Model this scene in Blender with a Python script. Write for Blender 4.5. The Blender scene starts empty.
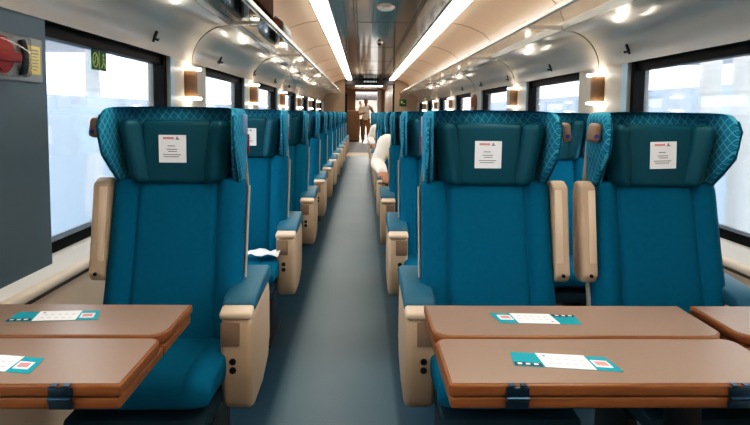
import bpy, bmesh, math, random
from mathutils import Vector, Matrix, Euler
random.seed(7)
C = bpy.context.scene.collection
PI = math.pi
R = math.radians

# ------------------------------------------------------------------ materials
def _nt(name):
    m = bpy.data.materials.new(name); m.use_nodes = True
    nt = m.node_tree
    return m, nt, nt.nodes, nt.links, nt.nodes['Principled BSDF']

def srgb(r, g, b):
    f = lambda c: (c/255/12.92) if c/255 <= .04045 else ((c/255+.055)/1.055)**2.4
    return (f(r), f(g), f(b), 1)

def mat(name, col, rough=.5, metal=0, var=.0, vscale=8, bump=0, bscale=200, coat=0, sheen=0, emit=None, estr=0, spec=.5, stretch=None):
    m, nt, N, L, b = _nt(name)
    b.inputs['Roughness'].default_value = rough
    b.inputs['Metallic'].default_value = metal
    b.inputs['Coat Weight'].default_value = coat
    b.inputs['Coat Roughness'].default_value = .08
    b.inputs['Sheen Weight'].default_value = sheen
    b.inputs['Specular IOR Level'].default_value = spec
    tc = N.new('ShaderNodeTexCoord')
    mp = N.new('ShaderNodeMapping'); L.new(tc.outputs['Object'], mp.inputs[0])
    if stretch: mp.inputs['Scale'].default_value = stretch
    nz = N.new('ShaderNodeTexNoise'); nz.inputs['Scale'].default_value = vscale; nz.inputs['Detail'].default_value = 4
    L.new(mp.outputs[0], nz.inputs['Vector'])
    mx = N.new('ShaderNodeMix'); mx.data_type = 'RGBA'
    mx.inputs['A'].default_value = tuple(c*(1-var) for c in col[:3]) + (1,)
    mx.inputs['B'].default_value = tuple(min(1, c*(1+var)) for c in col[:3]) + (1,)
    L.new(nz.outputs['Fac'], mx.inputs['Factor'])
    L.new(mx.outputs['Result'], b.inputs['Base Color'])
    if bump:
        n2 = N.new('ShaderNodeTexNoise'); n2.inputs['Scale'].default_value = bscale
        L.new(mp.outputs[0], n2.inputs['Vector'])
        bp = N.new('ShaderNodeBump'); bp.inputs['Strength'].default_value = bump; bp.inputs['Distance'].default_value = .002
        L.new(n2.outputs['Fac'], bp.inputs['Height']); L.new(bp.outputs[0], b.inputs['Normal'])
    if emit:
        b.inputs['Emission Color'].default_value = emit
        b.inputs['Emission Strength'].default_value = estr
    return m

def mat_lattice(name, base, line):
    """woven diamond lattice: fine pale lines on teal"""
    m, nt, N, L, b = _nt(name)
    b.inputs['Roughness'].default_value = .85; b.inputs['Specular IOR Level'].default_value = .15
    tc = N.new('ShaderNodeTexCoord'); sx = N.new('ShaderNodeSeparateXYZ'); L.new(tc.outputs['Object'], sx.inputs[0])
    def M(op, a, bb=None, c=None):
        n = N.new('ShaderNodeMath'); n.operation = op
        for i, v in enumerate((a, bb, c)):
            if v is None: continue
            if isinstance(v, (int, float)): n.inputs[i].default_value = v
            else: L.new(v, n.inputs[i])
        return n.outputs[0]
    u = M('ADD', sx.outputs[0], sx.outputs[1]); v = sx.outputs[2]
    p = .027
    a = M('DIVIDE', M('ADD', u, M('MULTIPLY', v, .8)), p); c = M('DIVIDE', M('SUBTRACT', u, M('MULTIPLY', v, .8)), p)
    da = M('ABSOLUTE', M('SUBTRACT', M('FRACT', a), .5)); dc = M('ABSOLUTE', M('SUBTRACT', M('FRACT', c), .5))
    mxx = M('MAXIMUM', da, dc)                         # .5 on the diamond edges
    l1 = M('MULTIPLY', M('GREATER_THAN', mxx, .41), 1.0)
    l2 = M('MULTIPLY', M('MULTIPLY', M('GREATER_THAN', mxx, .2), M('LESS_THAN', mxx, .27)), .6)
    l3 = M('MULTIPLY', M('LESS_THAN', mxx, .08), .5)
    fac = M('MINIMUM', M('ADD', M('ADD', l1, l2), l3), 1)
    nz = N.new('ShaderNodeTexNoise'); nz.inputs['Scale'].default_value = 35; L.new(tc.outputs['Object'], nz.inputs['Vector'])
    fac = M('MULTIPLY', fac, M('ADD', .25, M('MULTIPLY', nz.outputs['Fac'], 1.0)))
    mx = N.new('ShaderNodeMix'); mx.data_type = 'RGBA'; mx.inputs['A'].default_value = base; mx.inputs['B'].default_value = line
    L.new(fac, mx.inputs['Factor']); L.new(mx.outputs['Result'], b.inputs['Base Color'])
    return m

def mat_glass(name, tint=(1, 1, 1, 1), refl=1.0):
    m = bpy.data.materials.new(name); m.use_nodes = True
    nt = m.node_tree; N = nt.nodes; L = nt.links
    N.remove(N['Principled BSDF'])
    tr = N.new('ShaderNodeBsdfTransparent'); tr.inputs[0].default_value = tint
    gl = N.new('ShaderNodeBsdfGlossy'); gl.inputs['Roughness'].default_value = .03
    fr = N.new('ShaderNodeFresnel'); fr.inputs[0].default_value = 1.45
    mu = N.new('ShaderNodeMath'); mu.operation = 'MULTIPLY'; mu.inputs[1].default_value = refl; L.new(fr.outputs[0], mu.inputs[0])
    mx = N.new('ShaderNodeMixShader'); L.new(mu.outputs[0], mx.inputs[0]); L.new(tr.outputs[0], mx.inputs[1]); L.new(gl.outputs[0], mx.inputs[2])
    L.new(mx.outputs[0], N['Material Output'].inputs[0])
    return m

def mat_wood(name, c1, c2):
    m, nt, N, L, b = _nt(name)
    b.inputs['Roughness'].default_value = .35
    tc = N.new('ShaderNodeTexCoord'); mp = N.new('ShaderNodeMapping'); mp.inputs['Scale'].default_value = (3, 60, 120)
    L.new(tc.outputs['Object'], mp.inputs[0])
    nz = N.new('ShaderNodeTexNoise'); nz.inputs['Scale'].default_value = 1.5; nz.inputs['Detail'].default_value = 6; nz.inputs['Distortion'].default_value = .6
    L.new(mp.outputs[0], nz.inputs['Vector'])
    mx = N.new('ShaderNodeMix'); mx.data_type = 'RGBA'; mx.inputs['A'].default_value = c1; mx.inputs['B'].default_value = c2
    L.new(nz.outputs['Fac'], mx.inputs['Factor']); L.new(mx.outputs['Result'], b.inputs['Base Color'])
    return m

def mat_floor(name):
    m, nt, N, L, b = _nt(name)
    b.inputs['Roughness'].default_value = .42
    tc = N.new('ShaderNodeTexCoord')
    nz = N.new('ShaderNodeTexNoise'); nz.inputs['Scale'].default_value = 180; nz.inputs['Detail'].default_value = 3
    L.new(tc.outputs['Object'], nz.inputs['Vector'])
    n2 = N.new('ShaderNodeTexNoise'); n2.inputs['Scale'].default_value = 1.6
    L.new(tc.outputs['Object'], n2.inputs['Vector'])
    ad = N.new('ShaderNodeMath'); ad.operation = 'ADD'; L.new(nz.outputs['Fac'], ad.inputs[0]); L.new(n2.outputs['Fac'], ad.inputs[1])
    mr = N.new('ShaderNodeMapRange'); mr.inputs['From Min'].default_value = .7; mr.inputs['From Max'].default_value = 1.3; L.new(ad.outputs[0], mr.inputs[0])
    cr = N.new('ShaderNodeMix'); cr.data_type = 'RGBA'
    cr.inputs['A'].default_value = srgb(62, 88, 98); cr.inputs['B'].default_value = srgb(80, 102, 110)
    L.new(mr.outputs[0], cr.inputs['Factor'])
    # darker teal margins beside the walkway
    sx = N.new('ShaderNodeSeparateXYZ'); L.new(tc.outputs['Object'], sx.inputs[0])
    m1 = N.new('ShaderNodeMapRange'); m1.inputs['From Min'].default_value = -.37; m1.inputs['From Max'].default_value = -.345; m1.inputs['To Min'].default_value = 1; m1.inputs['To Max'].default_value = 0
    L.new(sx.outputs[0], m1.inputs[0])
    m2 = N.new('ShaderNodeMapRange'); m2.inputs['From Min'].default_value = .14; m2.inputs['From Max'].default_value = .16; L.new(sx.outputs[0], m2.inputs[0])
    mm = N.new('ShaderNodeMath'); mm.operation = 'MAXIMUM'; L.new(m1.outputs[0], mm.inputs[0]); L.new(m2.outputs[0], mm.inputs[1])
    c2 = N.new('ShaderNodeMix'); c2.data_type = 'RGBA'; c2.inputs['B'].default_value = srgb(26, 62, 78)
    L.new(mm.outputs[0], c2.inputs['Factor']); L.new(cr.outputs['Result'], c2.inputs['A'])
    L.new(c2.outputs['Result'], b.inputs['Base Color'])
    return m

def mat_emit(name, col, s):
    return mat(name, (.8, .8, .8, 1), .4, emit=col, estr=s)

TEAL = srgb(0, 108, 138)
M = {
 'fabric': mat('teal_fabric', srgb(0, 101, 127), .9, var=.10, vscale=60, bump=.2, bscale=500, spec=.12),
 'lattice': mat_lattice('lattice_fabric', srgb(0, 112, 140), srgb(96, 182, 200)),
 'leather': mat('headrest_leather', srgb(0, 82, 96), .5, var=.06, vscale=20, bump=.06, bscale=300, spec=.3),
 'armpad': mat('arm_leather', srgb(36, 98, 120), .5, var=.05, vscale=20),
 'shell': mat('seat_shell', srgb(158, 146, 132), .5, var=.05),
 'beige': mat('arm_plastic', srgb(198, 172, 144), .42, var=.04, vscale=5),
 'beige_lt': mat('arm_cap', srgb(226, 200, 172), .4, var=.03),
 'tan': mat('bracket_brown', srgb(140, 116, 96), .4, var=.06),
 'piping': mat('piping', srgb(170, 168, 160), .5, var=.05),
 'black': mat('black_plastic', srgb(14, 14, 16), .45, var=.1),
 'frame': mat('window_black', srgb(13, 12, 12), .5, var=.1, spec=.15),
 'metal': mat('dark_metal', srgb(52, 54, 58), .4, metal=.7, var=.1),
 'hinge': mat('hinge_steel', srgb(62, 92, 112), .28, metal=.9, var=.2, vscale=60),
 'alu': mat('rail_metal', srgb(216, 208, 198), .25, metal=.6, var=.05),
 'taupe': mat('table_laminate', srgb(154, 130, 113), .36, var=.05, vscale=120, bump=.03, bscale=900),
 'wood': mat_wood('table_edge_wood', srgb(100, 58, 28), srgb(158, 100, 54)),
 'floor': mat_floor('floor_vinyl'),
 'wall': mat('wall_grey', srgb(152, 152, 148), .45, var=.03),
 'pillar': mat('pillar_grey', srgb(94, 108, 114), .55, var=.03),
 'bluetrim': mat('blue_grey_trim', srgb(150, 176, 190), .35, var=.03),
 'wallwarm': mat('wall_warm_grey', srgb(172, 166, 156), .45, var=.03),
 'dado': mat('dado_beige', srgb(206, 184, 160), .5, var=.03),
 'sill': mat('sill_beige', srgb(222, 206, 186), .4, var=.03),
 'joint': mat('joint_line', srgb(158, 128, 102), .6, var=.1),
 'sillwhite': mat('sill_white', srgb(238, 234, 226), .4, var=.02),
 'panteal': mat('pan_teal', srgb(6, 52, 66), .7, var=.1),
 'groove': mat('groove', srgb(78, 66, 56), .6, var=.1),
 'cove': mat('cove_gloss', srgb(186, 176, 164), .22, var=.02, coat=.6),
 'upper': mat('upper_panel', srgb(250, 216, 184), .3, var=.03, coat=.3),
 'ceil': mat('ceiling_gloss', srgb(122, 110, 98), .22, var=.06, vscale=2, coat=.8),
 'strip': mat_emit('strip_light', (1, .93, .84, 1), 11),
 'lampglow': mat_emit('sconce_glow', (1, .86, .68, 1), 16),
 'sconce': mat_wood('sconce_wood', srgb(82, 60, 40), srgb(126, 94, 62)),
 'glass': mat_glass('window_glass', (.97, .985, 1, 1), .8),
 'rackglass': mat_glass('rack_glass', (.93, .965, .97, 1), .55),
 'clear': mat_glass('box_clear', (.95, .95, .94, 1), .5),
 'paper': mat('paper', srgb(254, 253, 250), .7, var=.02, emit=None),
 'print': mat('print_grey', srgb(150, 148, 148), .7, var=.1),
 'red': mat('red_plastic', srgb(158, 30, 32), .4, var=.05),
 'pink': mat('print_pink', srgb(224, 150, 146), .7, var=.05),
 'tealprint': mat('print_teal', srgb(0, 156, 168), .5, var=.05),
 'darkprint': mat('print_dark', srgb(52, 70, 78), .6, var=.1),
 'yellow': mat('label_yellow', srgb(232, 208, 128), .6, var=.04),
 'green': mat('sign_green', srgb(34, 92, 58), .5, var=.06),
 'signyel': mat('sign_pale', srgb(206, 214, 120), .5, var=.05),
 'endwall': mat('end_wall_brown', srgb(164, 140, 116), .4, var=.04),
 'cabinet': mat('cabinet_tan', srgb(170, 138, 110), .5, var=.05),
 'thresh': mat('threshold', srgb(236, 206, 170), .5, var=.05),
 'vestfloor': mat('vestibule_floor', srgb(120, 124, 126), .5, var=.08, vscale=3),
 'white': mat('white_paint', srgb(236, 234, 230), .6, var=.02),
 'concrete': mat('concrete', srgb(196, 200, 204), .8, var=.06, vscale=1),
 'palewall': mat('pale_wall', srgb(214, 228, 244), .8, var=.03, vscale=.6),
 'canopy': mat('canopy_grey', srgb(150, 166, 180), .7, var=.06, vscale=2),
 'skin': mat('skin', srgb(176, 124, 96), .55, var=.04),
 'shirt': mat('shirt_cream', srgb(244, 232, 214), .8, var=.03, bump=.2, bscale=60),
 'khaki': mat('khaki', srgb(176, 128, 78), .8, var=.06),
 'navy': mat('dark_trousers', srgb(38, 42, 54), .8, var=.06),
 'hair': mat('hair', srgb(34, 24, 20), .6, var=.2),
 'shoe': mat('shoe', srgb(28, 24, 22), .4, var=.1),
 'bagblack': mat('bag_black', srgb(14, 12, 12), .95, spec=.03, var=.2, bump=.3, bscale=40),
 'bagbrown': mat('bag_brown', srgb(52, 32, 24), .95, spec=.03, var=.3, bump=.5, bscale=24),
 'bagblue': mat('bag_blue', srgb(40, 92, 128), .7, var=.15, bump=.3, bscale=40),
 'lens': mat('lens_blue', srgb(70, 70, 150), .2, var=.1),
 'plate': mat('number_plate', srgb(96, 132, 160), .4, var=.08),
 'display': mat('display_black', srgb(16, 16, 18), .25, var=.1),
 'ledtext': mat_emit('led_text', (.45, .6, .6, 1), .35),
}

# ------------------------------------------------------------------ mesh helpers
def bm_box(bm, c, s, bev=0, seg=2, rot=None):
    t = bmesh.new()
    bmesh.ops.create_cube(t, size=1)
    bmesh.ops.scale(t, vec=s, verts=t.verts)
    if bev: bmesh.ops.bevel(t, geom=t.edges[:], offset=min(bev, min(s)*.49), segments=seg, profile=.5, affect='EDGES')
    if rot: bmesh.ops.rotate(t, cent=(0, 0, 0), matrix=Euler(rot).to_matrix(), verts=t.verts)
    bmesh.ops.translate(t, vec=c, verts=t.verts)
    merge(bm, t)

def merge(bm, t):
    me = bpy.data.meshes.new('t'); t.to_mesh(me); t.free(); bm.from_mesh(me); bpy.data.meshes.remove(me)

def box(c, s, bev=0, seg=2, rot=None):
    bm = bmesh.new(); bm_box(bm, c, s, bev, seg, rot); return bm

def bm_loft(bm, rings, cap=True, closed=True):
    vs = [[bm.verts.new(p) for p in r] for r in rings]
    n = len(rings[0])
    for a, b in zip(vs, vs[1:]):
        for i in range(n if closed else n-1):
            j = (i+1) % n
            bm.faces.new((a[i], a[j], b[j], b[i]))
    if cap and closed:
        bm.faces.new(vs[0][::-1]); bm.faces.new(vs[-1])
    bmesh.ops.recalc_face_normals(bm, faces=bm.faces)

def bm_prism(bm, pts, axis, a, b, bev=0, seg=2):
    """closed 2-D outline extruded along axis from a to b"""
    t = bmesh.new()
    def P(p, h):
        return {'x': (h, p[0], p[1]), 'y': (p[0], h, p[1]), 'z': (p[0], p[1], h)}[axis]
    bm_loft(t, [[P(p, a) for p in pts], [P(p, b) for p in pts]])
    if bev:
        es = [e for e in t.edges if len(e.link_faces) == 2 and e.calc_face_angle(0) > .6]
        bmesh.ops.bevel(t, geom=es, offset=bev, segments=seg, profile=.5, affect='EDGES')
    merge(bm, t)

def bm_cyl(bm, c, r, h, axis='z', n=20, r2=None, bev=0):
    t = bmesh.new()
    bmesh.ops.create_cone(t, cap_ends=True, segments=n, radius1=r, radius2=r if r2 is None else r2, depth=h)
    if bev:
        es = [e for e in t.edges if e.calc_face_angle(0) > 1]
        bmesh.ops.bevel(t, geom=es, offset=bev, segments=2, affect='EDGES')
    if axis == 'x': bmesh.ops.rotate(t, cent=(0, 0, 0), matrix=Matrix.Rotation(PI/2, 3, 'Y'), verts=t.verts)
    if axis == 'y': bmesh.ops.rotate(t, cent=(0, 0, 0), matrix=Matrix.Rotation(PI/2, 3, 'X'), verts=t.verts)
    bmesh.ops.translate(t, vec=c, verts=t.verts)
    merge(bm, t)

def bm_tube(bm, pts, r, n=8):
    pts = [Vector(p) for p in pts]; rings = []
    for i, p in enumerate(pts):
        d = (pts[min(i+1, len(pts)-1)] - pts[max(i-1, 0)]).normalized()
        up = Vector((0, 0, 1)) if abs(d.z) < .9 else Vector((1, 0, 0))
        a = d.cross(up).normalized(); b = d.cross(a)
        rings.append([p + (a*math.cos(2*PI*k/n) + b*math.sin(2*PI*k/n))*r for k in range(n)])
    t = bmesh.new(); bm_loft(t, rings); merge(bm, t)

def obj(name, bm, m, parent=None, smooth=True, sub=0, loc=None, angle=40):
    me = bpy.data.meshes.new(name)
    bmesh.ops.recalc_face_normals(bm, faces=bm.faces)
    bm.to_mesh(me); bm.free()
    me.materials.append(M[m] if isinstance(m, str) else m)
    if smooth:
        me.shade_smooth()
        if not sub: me.set_sharp_from_angle(angle=R(angle))
    o = bpy.data.objects.new(name, me); C.objects.link(o)
    if parent: o.parent = parent
    if loc: o.location = loc
    if sub:
        s = o.modifiers.new('sub', 'SUBSURF'); s.levels = sub; s.render_levels = sub
    return o

def tag(o, label, cat, group=None):
    o['label'] = label; o['category'] = cat
    if group: o['group'] = group
    return o

def thing(name, label, cat, loc=(0, 0, 0), rotz=0, group=None):
    o = bpy.data.objects.new(name, None); C.objects.link(o)
    o.location = loc; o.rotation_euler = (0, 0, rotz); o.empty_display_size = .1
    return tag(o, label, cat, group)

def struct(name, bm, m, parent=None, **k):
    o = obj(name, bm, m, parent, **k)
    if parent is None: o['kind'] = 'structure'
    return o

def sempty(name, loc=(0, 0, 0)):
    o = bpy.data.objects.new(name, None); C.objects.link(o); o.location = loc; o['kind'] = 'structure'; o.empty_display_size = .1
    return o

def dup(root, loc, label, rotz=None, group=None):
    def rec(o, par):
        c = o.copy(); C.objects.link(c); c.parent = par
        if par is None:
            c.location = loc; c['label'] = label
            if rotz is not None: c.rotation_euler = (0, 0, rotz)
            if group: c['group'] = group
        for ch in o.children: rec(ch, c)
        return c
    return rec(root, None)

# ------------------------------------------------------------------ dimensions
XL, XR = -1.10, 1.54          # inner faces of the side walls
XC = (XL+XR)/2
Y0, Y1 = -2.2, 15.2           # coach ends
ZC = 2.16                     # ceiling
WB, WT = .675, 1.52            # window opening
PITCH, PIL = 1.9, 3.42        # window pitch, first lamp pillar
SEATX = (-.631, .4355, 1.031)
ROW0, ROWP, NROW = 1.86, 1.06, 12

# ------------------------------------------------------------------ floor, walls, ceiling
struct('floor', box((XC, (Y0+Y1)/2, -.03), (XR-XL+.3, Y1-Y0, .06)), 'floor', smooth=False)

wins = []                      # window openings along the coach
k = -2
while True:
    a = PIL + PITCH*k + .345; b = PIL + PITCH*(k+1) - .36
    if b > Y1-.3: break
    if b > Y0+.3: wins.append((max(a, Y0+.2), b))
    k += 1

def side_wall(side, x, sgn):
    T = .12; xc = x + sgn*T/2
    up = bmesh.new(); low = bmesh.new()
    bm_box(low, (xc, (Y0+Y1)/2, WB/2-.01), (T, Y1-Y0, WB-.02))
    bm_box(up, (xc, (Y0+Y1)/2, (WT+2.3)/2), (T, Y1-Y0, 2.3-WT))
    edges = [Y0] + [v for w in wins for v in w] + [Y1]
    for a, b in zip(edges[::2], edges[1::2]):
        bm_box(up, (xc, (a+b)/2, (WB+WT)/2-.01), (T, b-a, WT-WB+.02))
    struct('wall_'+side, up, 'wallwarm', smooth=False)
    return low
lowL = side_wall('left', XL, -1); lowR = side_wall('right', XR, 1)
trimn = 0
def trim(bm, m, **k):
    global trimn
    trimn += 1
    return struct('trim_%d' % trimn, bm, m, **k)
struct('baseboard_left', lowL, 'dado', smooth=False); struct('baseboard_right', lowR, 'dado', smooth=False)

_w = [w for w in wins if w[0] > 1.5][0]; _p = [w for w in wins if w[1] < 1.5][-1]
trim(box((XL+.004, (_p[1]+_w[0])/2, (WB+WT)/2-.026), (.012, _w[0]-_p[1], WT-WB+.052)), 'pillar', smooth=False)  # thin panel painted darker, since the near pillar stands unlit
for x, s in ((XL, 1), (XR, -1)):       # s points into the coach
    # sill ledge: rounded beige shelf under the windows with a groove and lower panel
    b = bmesh.new()
    trim_w = bmesh.new(); bm_prism(trim_w, [(x-s*.10, .60), (x-s*.10, .677), (x+s*.004, .675), (x+s*.022, .620), (x+s*.022, .60)], 'y', Y0, Y1); trim(trim_w, 'sillwhite', smooth=False)  # sill top painted white for the window light falling on it
    prof = [(x+s*.016, .59), (x+s*.016, .622), (x+s*.036, .622), (x+s*.044, .618), (x+s*.048, .61), (x+s*.048, .594), (x+s*.043, .588)]
    bm_prism(b, prof, 'y', Y0, Y1)
    t = trim(b, 'sill', angle=50)
    g = bmesh.new(); bm_box(g, (x+s*.034, (Y0+Y1)/2, .583), (.02, Y1-Y0, .012))
    for yy in [PIL + PITCH*i - PITCH/2*0 - .95 for i in range(-1, 7)]:
        bm_box(g, (x+s*.041, yy, .606), (.018, .006, .036))
        bm_box(g, (x+s*.03, yy, .40), (.014, .008, .5))
    obj('sill_groove', g, 'groove', t, smooth=False)
    b = bmesh.new(); bm_box(b, (x+s*.015, (Y0+Y1)/2, .2925), (.034, Y1-Y0, .585), .008)
    trim(b, 'dado', smooth=False)
    # glossy cove from the window head up to the luggage rack
    pts = []
    for i in range(11):
        t_ = i/10*PI/2
        pts.append((x + s*(.015 + .24*(1-math.cos(t_))), 1.505 + .24*math.sin(t_)))
    back = [(p[0]-s*.02*math.sin(i/10*PI/2*.0+1), p[1]+.012) for i, p in enumerate(pts)][::-1]
    b = bmesh.new(); bm_prism(b, pts+back, 'y', Y0, Y1)
    cv = trim(b, 'cove', angle=60)
    g = bmesh.new()
    for i in range(-1, 6):
        yy = PIL + PITCH*i
        rr = [[(p[0]+s*.002, yy-.004, p[1]-.003), (p[0]+s*.002, yy+.004, p[1]-.003), (p[0]-s*.004, yy+.004, p[1]+.006), (p[0]-s*.004, yy-.004, p[1]+.006)] for p in pts]
        t2 = bmesh.new(); bm_loft(t2, rr); merge(g, t2)
    obj('panel_joint', g, 'groove', cv, smooth=False)
    # upper panel from the rack to the ceiling light
    pts = [(x+s*.13, 1.73), (x+s*.14, 1.85), (x+s*.18, 1.95), (x+s*.27, 2.045), (x+s*.40, 2.105), (x+s*.52, 2.14), (x+s*.66, 2.158)]
    b = bmesh.new(); bm_prism(b, pts+[(p[0]-s*.01, p[1]+.02) for p in pts][::-1], 'y', Y0, Y1)
    up = trim(b, 'upper', angle=60)
    g = bmesh.new()
    for i in range(-1, 6):
        yy = PIL + PITCH*i + .3
        rr = [[(p[0]+s*.001, yy-.004, p[1]-.004), (p[0]+s*.001, yy+.004, p[1]-.004), (p[0]-s*.003, yy+.004, p[1]+.006), (p[0]-s*.003, yy-.004, p[1]+.006)] for p in pts]
        t2 = bmesh.new(); bm_loft(t2, rr); merge(g, t2)
    obj('panel_joint', g, 'joint', up, smooth=False)

# ceiling: one glossy slab; grooves, vents and seams are part of it
ce = struct('ceiling', box((XC, (Y0+Y1)/2, 2.20), (1.40, Y1-Y0, .08)), 'ceil', smooth=False)
g = bmesh.new()
for xx in (XC-.31, XC-.285, XC+.285, XC+.31):
    bm_box(g, (xx, (Y0+Y1)/2, 2.159), (.008, Y1-Y0, .006))
for yy in (1.5, 3.6, 5.7, 7.8, 9.9, 12.0, 14.1):
    bm_box(g, (XC, yy, 2.1595), (.56, .006, .004))
obj('ceiling_seam', g, 'groove', ce, smooth=False)

# light strips
for x0, x1, nm in ((-.445, -.31, 'long white ceiling light strip on the left, above the single seats'), (.75, .885, 'long white ceiling light strip on the right, above the paired seats')):
    t = thing('ceiling_light', nm, 'ceiling light', ((x0+x1)/2, 6.5, 2.15), group='ceiling light strips')
    obj('diffuser', box((0, 0, -.012), (x1-x0, 16.8, .034), .006), 'strip', t, smooth=False)
    f = bmesh.new()
    for s in (-1, 1): bm_box(f, (s*((x1-x0)/2+.006), 0, 0), (.010, 16.8, .022))
    obj('light_frame', f, 'alu', t, smooth=False)

# ceiling fittings
t = thing('smoke_detector', 'round pale detector on the ceiling panel between the light strips', 'smoke detector', (.205, 4.9, 2.16))
b = bmesh.new(); bm_cyl(b, (0, 0, -.006), .085, .012, n=32, bev=.004); obj('base', b, 'alu', t)
b = bmesh.new(); bm_cyl(b, (0, 0, -.018), .055, .016, n=32, r2=.07, bev=.003); obj('cover', b, 'white', t)
t = thing('ceiling_sensor', 'small dark sensor further along the ceiling panel', 'sensor', (.22, 7.3, 2.16))
b = bmesh.new(); bm_cyl(b, (0, 0, -.006), .05, .012, n=24, bev=.003); obj('base', b, 'alu', t)
b = bmesh.new(); bmesh.ops.create_uvsphere(b, u_segments=16, v_segments=8, radius=.03); bmesh.ops.translate(b, vec=(0, 0, -.014), verts=b.verts); obj('dome', b, 'black', t)

# windows
wn = 0
for x, s in ((XL, -1), (XR, 1)):
    for (a, b_) in wins:
        wn += 1
        w = sempty('window_%d' % wn, (x, (a+b_)/2, WB))
        hl = (b_-a)/2; H = WT-WB
        f = bmesh.new()
        bm_box(f, (s*.055, 0, H-.03), (.05, 2*hl, .06))             # blind cassette
        bm_box(f, (s*.02, 0, H-.006), (.045, 2*hl, .012))
        bm_box(f, (s*.05, 0, .022), (.05, 2*hl, .04))
        bm_box(f, (s*.045, hl-.02, H/2), (.06, .04, H))
        bm_box(f, (s*.055, -hl+.02, H/2), (.04, .035, H))
        obj('window_frame', f, 'frame', w, smooth=False)
        obj('pane', box((s*.06, 0, H/2), (.006, 2*hl-.04, H-.04)), 'glass', w, smooth=False)
        obj('window_trim', box((-s*.003, hl+.038, H/2), (.008, .07, H), .003), 'bluetrim', w, smooth=False)  # pale blue painted in for a reflection on the glossy pillar side

# end wall with its wide opening, header with display, threshold
b = bmesh.new()
ox0, ox1, oz = -.50, .905, 2.0
bm_box(b, ((XL-.1+ox0)/2, Y1+.06, 1.1), (ox0-XL+.1, .12, 2.2)); bm_box(b, ((XR+.1+ox1)/2, Y1+.06, 1.1), (XR+.1-ox1, .12, 2.2))
struct('wall_end', b, 'endwall', smooth=False)
b = bmesh.new(); bm_box(b, ((ox0+ox1)/2, Y1+.02, 2.10), (ox1-ox0, .10, .2)); 
hd = trim(b, 'display', smooth=False)
d = thing('information_display', 'dark electronic display in the header over the end doorway', 'display screen', (.215, Y1-.04, 2.09))
obj('screen_case', box((0, 0, 0), (.50, .03, .13), .006), 'display', d)
t2 = bmesh.new()
for i in range(9):
    bm_box(t2, (-.17+i*.042, -.0165, 0), (.022 if i % 3 else .03, .002, .05))
obj('lit_characters', t2, 'ledtext', d, smooth=False)
b = bmesh.new()
for xx in (ox0+.02, ox1-.02): bm_box(b, (xx, Y1+.06, 1.0), (.04, .16, 2.0))
trim(b, 'frame', smooth=False)
trim(box((.2, Y1+.1, .004), (1.36, 1.2, .012)), 'thresh', smooth=False)
struct('wall_back', box((XC, Y0-.06, 1.1), (XR-XL+.4, .12, 2.4)), 'endwall', smooth=False)

# vestibule and the next coach beyond the doorway
VY = 23.4
struct('floor_vestibule', box((XC, (Y1+32)/2, -.035), (3.0, 32-Y1, .06)), 'vestfloor', smooth=False)
struct('ceiling_vestibule', box((XC, (Y1+32)/2, 2.28), (3.0, 32-Y1, .08)), 'endwall', smooth=False)
b = bmesh.new()
bm_box(b, (-.85, (Y1+.12+VY)/2, 1.1), (.12, VY-Y1-.12, 2.28)); struct('wall_vestibule_left', b, 'endwall', smooth=False)
b = bmesh.new()
bm_box(b, (1.02, (Y1+.12+VY)/2, 1.1), (.12, VY-Y1-.12, 2.28)); struct('wall_vestibule_right', b, 'endwall', smooth=False)
b = bmesh.new()
bm_box(b, (-.62, VY, 1.1), (.62, .12, 2.28)); bm_box(b, (1.2, VY, 1.1), (.76, .12, 2.28)); bm_box(b, (.25, VY, 2.21), (1.3, .10, .10))
struct('wall_far', b, 'endwall', smooth=False)
trim(box((.73, VY-.02, 1.1), (.18, .14, 2.18)), 'white', smooth=False)
b = bmesh.new()
for xx in (-1.25, 1.7): bm_box(b, (xx, (VY+32)/2, 1.1), (.1, 32-VY, 2.28))
bm_box(b, (XC, 32, 1.1), (3.1, .12, 2.28))
struct('wall_next_coach', b, 'white', smooth=False)
for i, yy in enumerate((17.4, 20.4)):
    t = thing('ceiling_light', ('bright ceiling light just inside the vestibule', 'bright ceiling light deeper in the vestibule')[i], 'ceiling light', (.25, yy, 2.235), group='vestibule lights')
    obj('diffuser', box((0, 0, -.008), (1.0, .35, .014), .004), mat_emit('vest_light', (1, .95, .88, 1), 12), t, smooth=False)
    obj('light_frame', box((0, 0, .0), (1.06, .41, .012)), 'alu', t, smooth=False)
for yy in (25.0, 28.5):
    la = bpy.data.lights.new('next_coach_lamp', 'AREA'); la.energy = 300; la.size = 1.2; la.color = (1, .95, .88)  # unseen fill lamp, added to brighten the space beyond the doorway
    lo = bpy.data.objects.new('next_coach_lamp', la); C.objects.link(lo); lo.location = (.25, yy, 2.2)
# dark ceiling bulkhead in the next coach
trim(box((.2, 25.5, 2.02), (1.6, .3, .42)), 'display', smooth=False)

cb = thing('cabinet', 'tan half-height cabinet standing at the left beyond the end doorway', 'cabinet', (-.43, 22.6, -.005))
obj('carcass', box((0, 0, .66), (.62, .6, 1.24), .012), 'cabinet', cb)
obj('countertop', box((0, -.01, 1.295), (.64, .64, .03), .006), 'thresh', cb)
obj('plinth', box((0, .01, .02), (.58, .56, .04)), 'black', cb, smooth=False)
dd = obj('door', box((.0, -.305, .66), (.56, .016, 1.14), .004), 'cabinet', cb)
obj('handle', box((.22, -.318, .8), (.012, .014, .14), .004), 'metal', dd)
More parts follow.
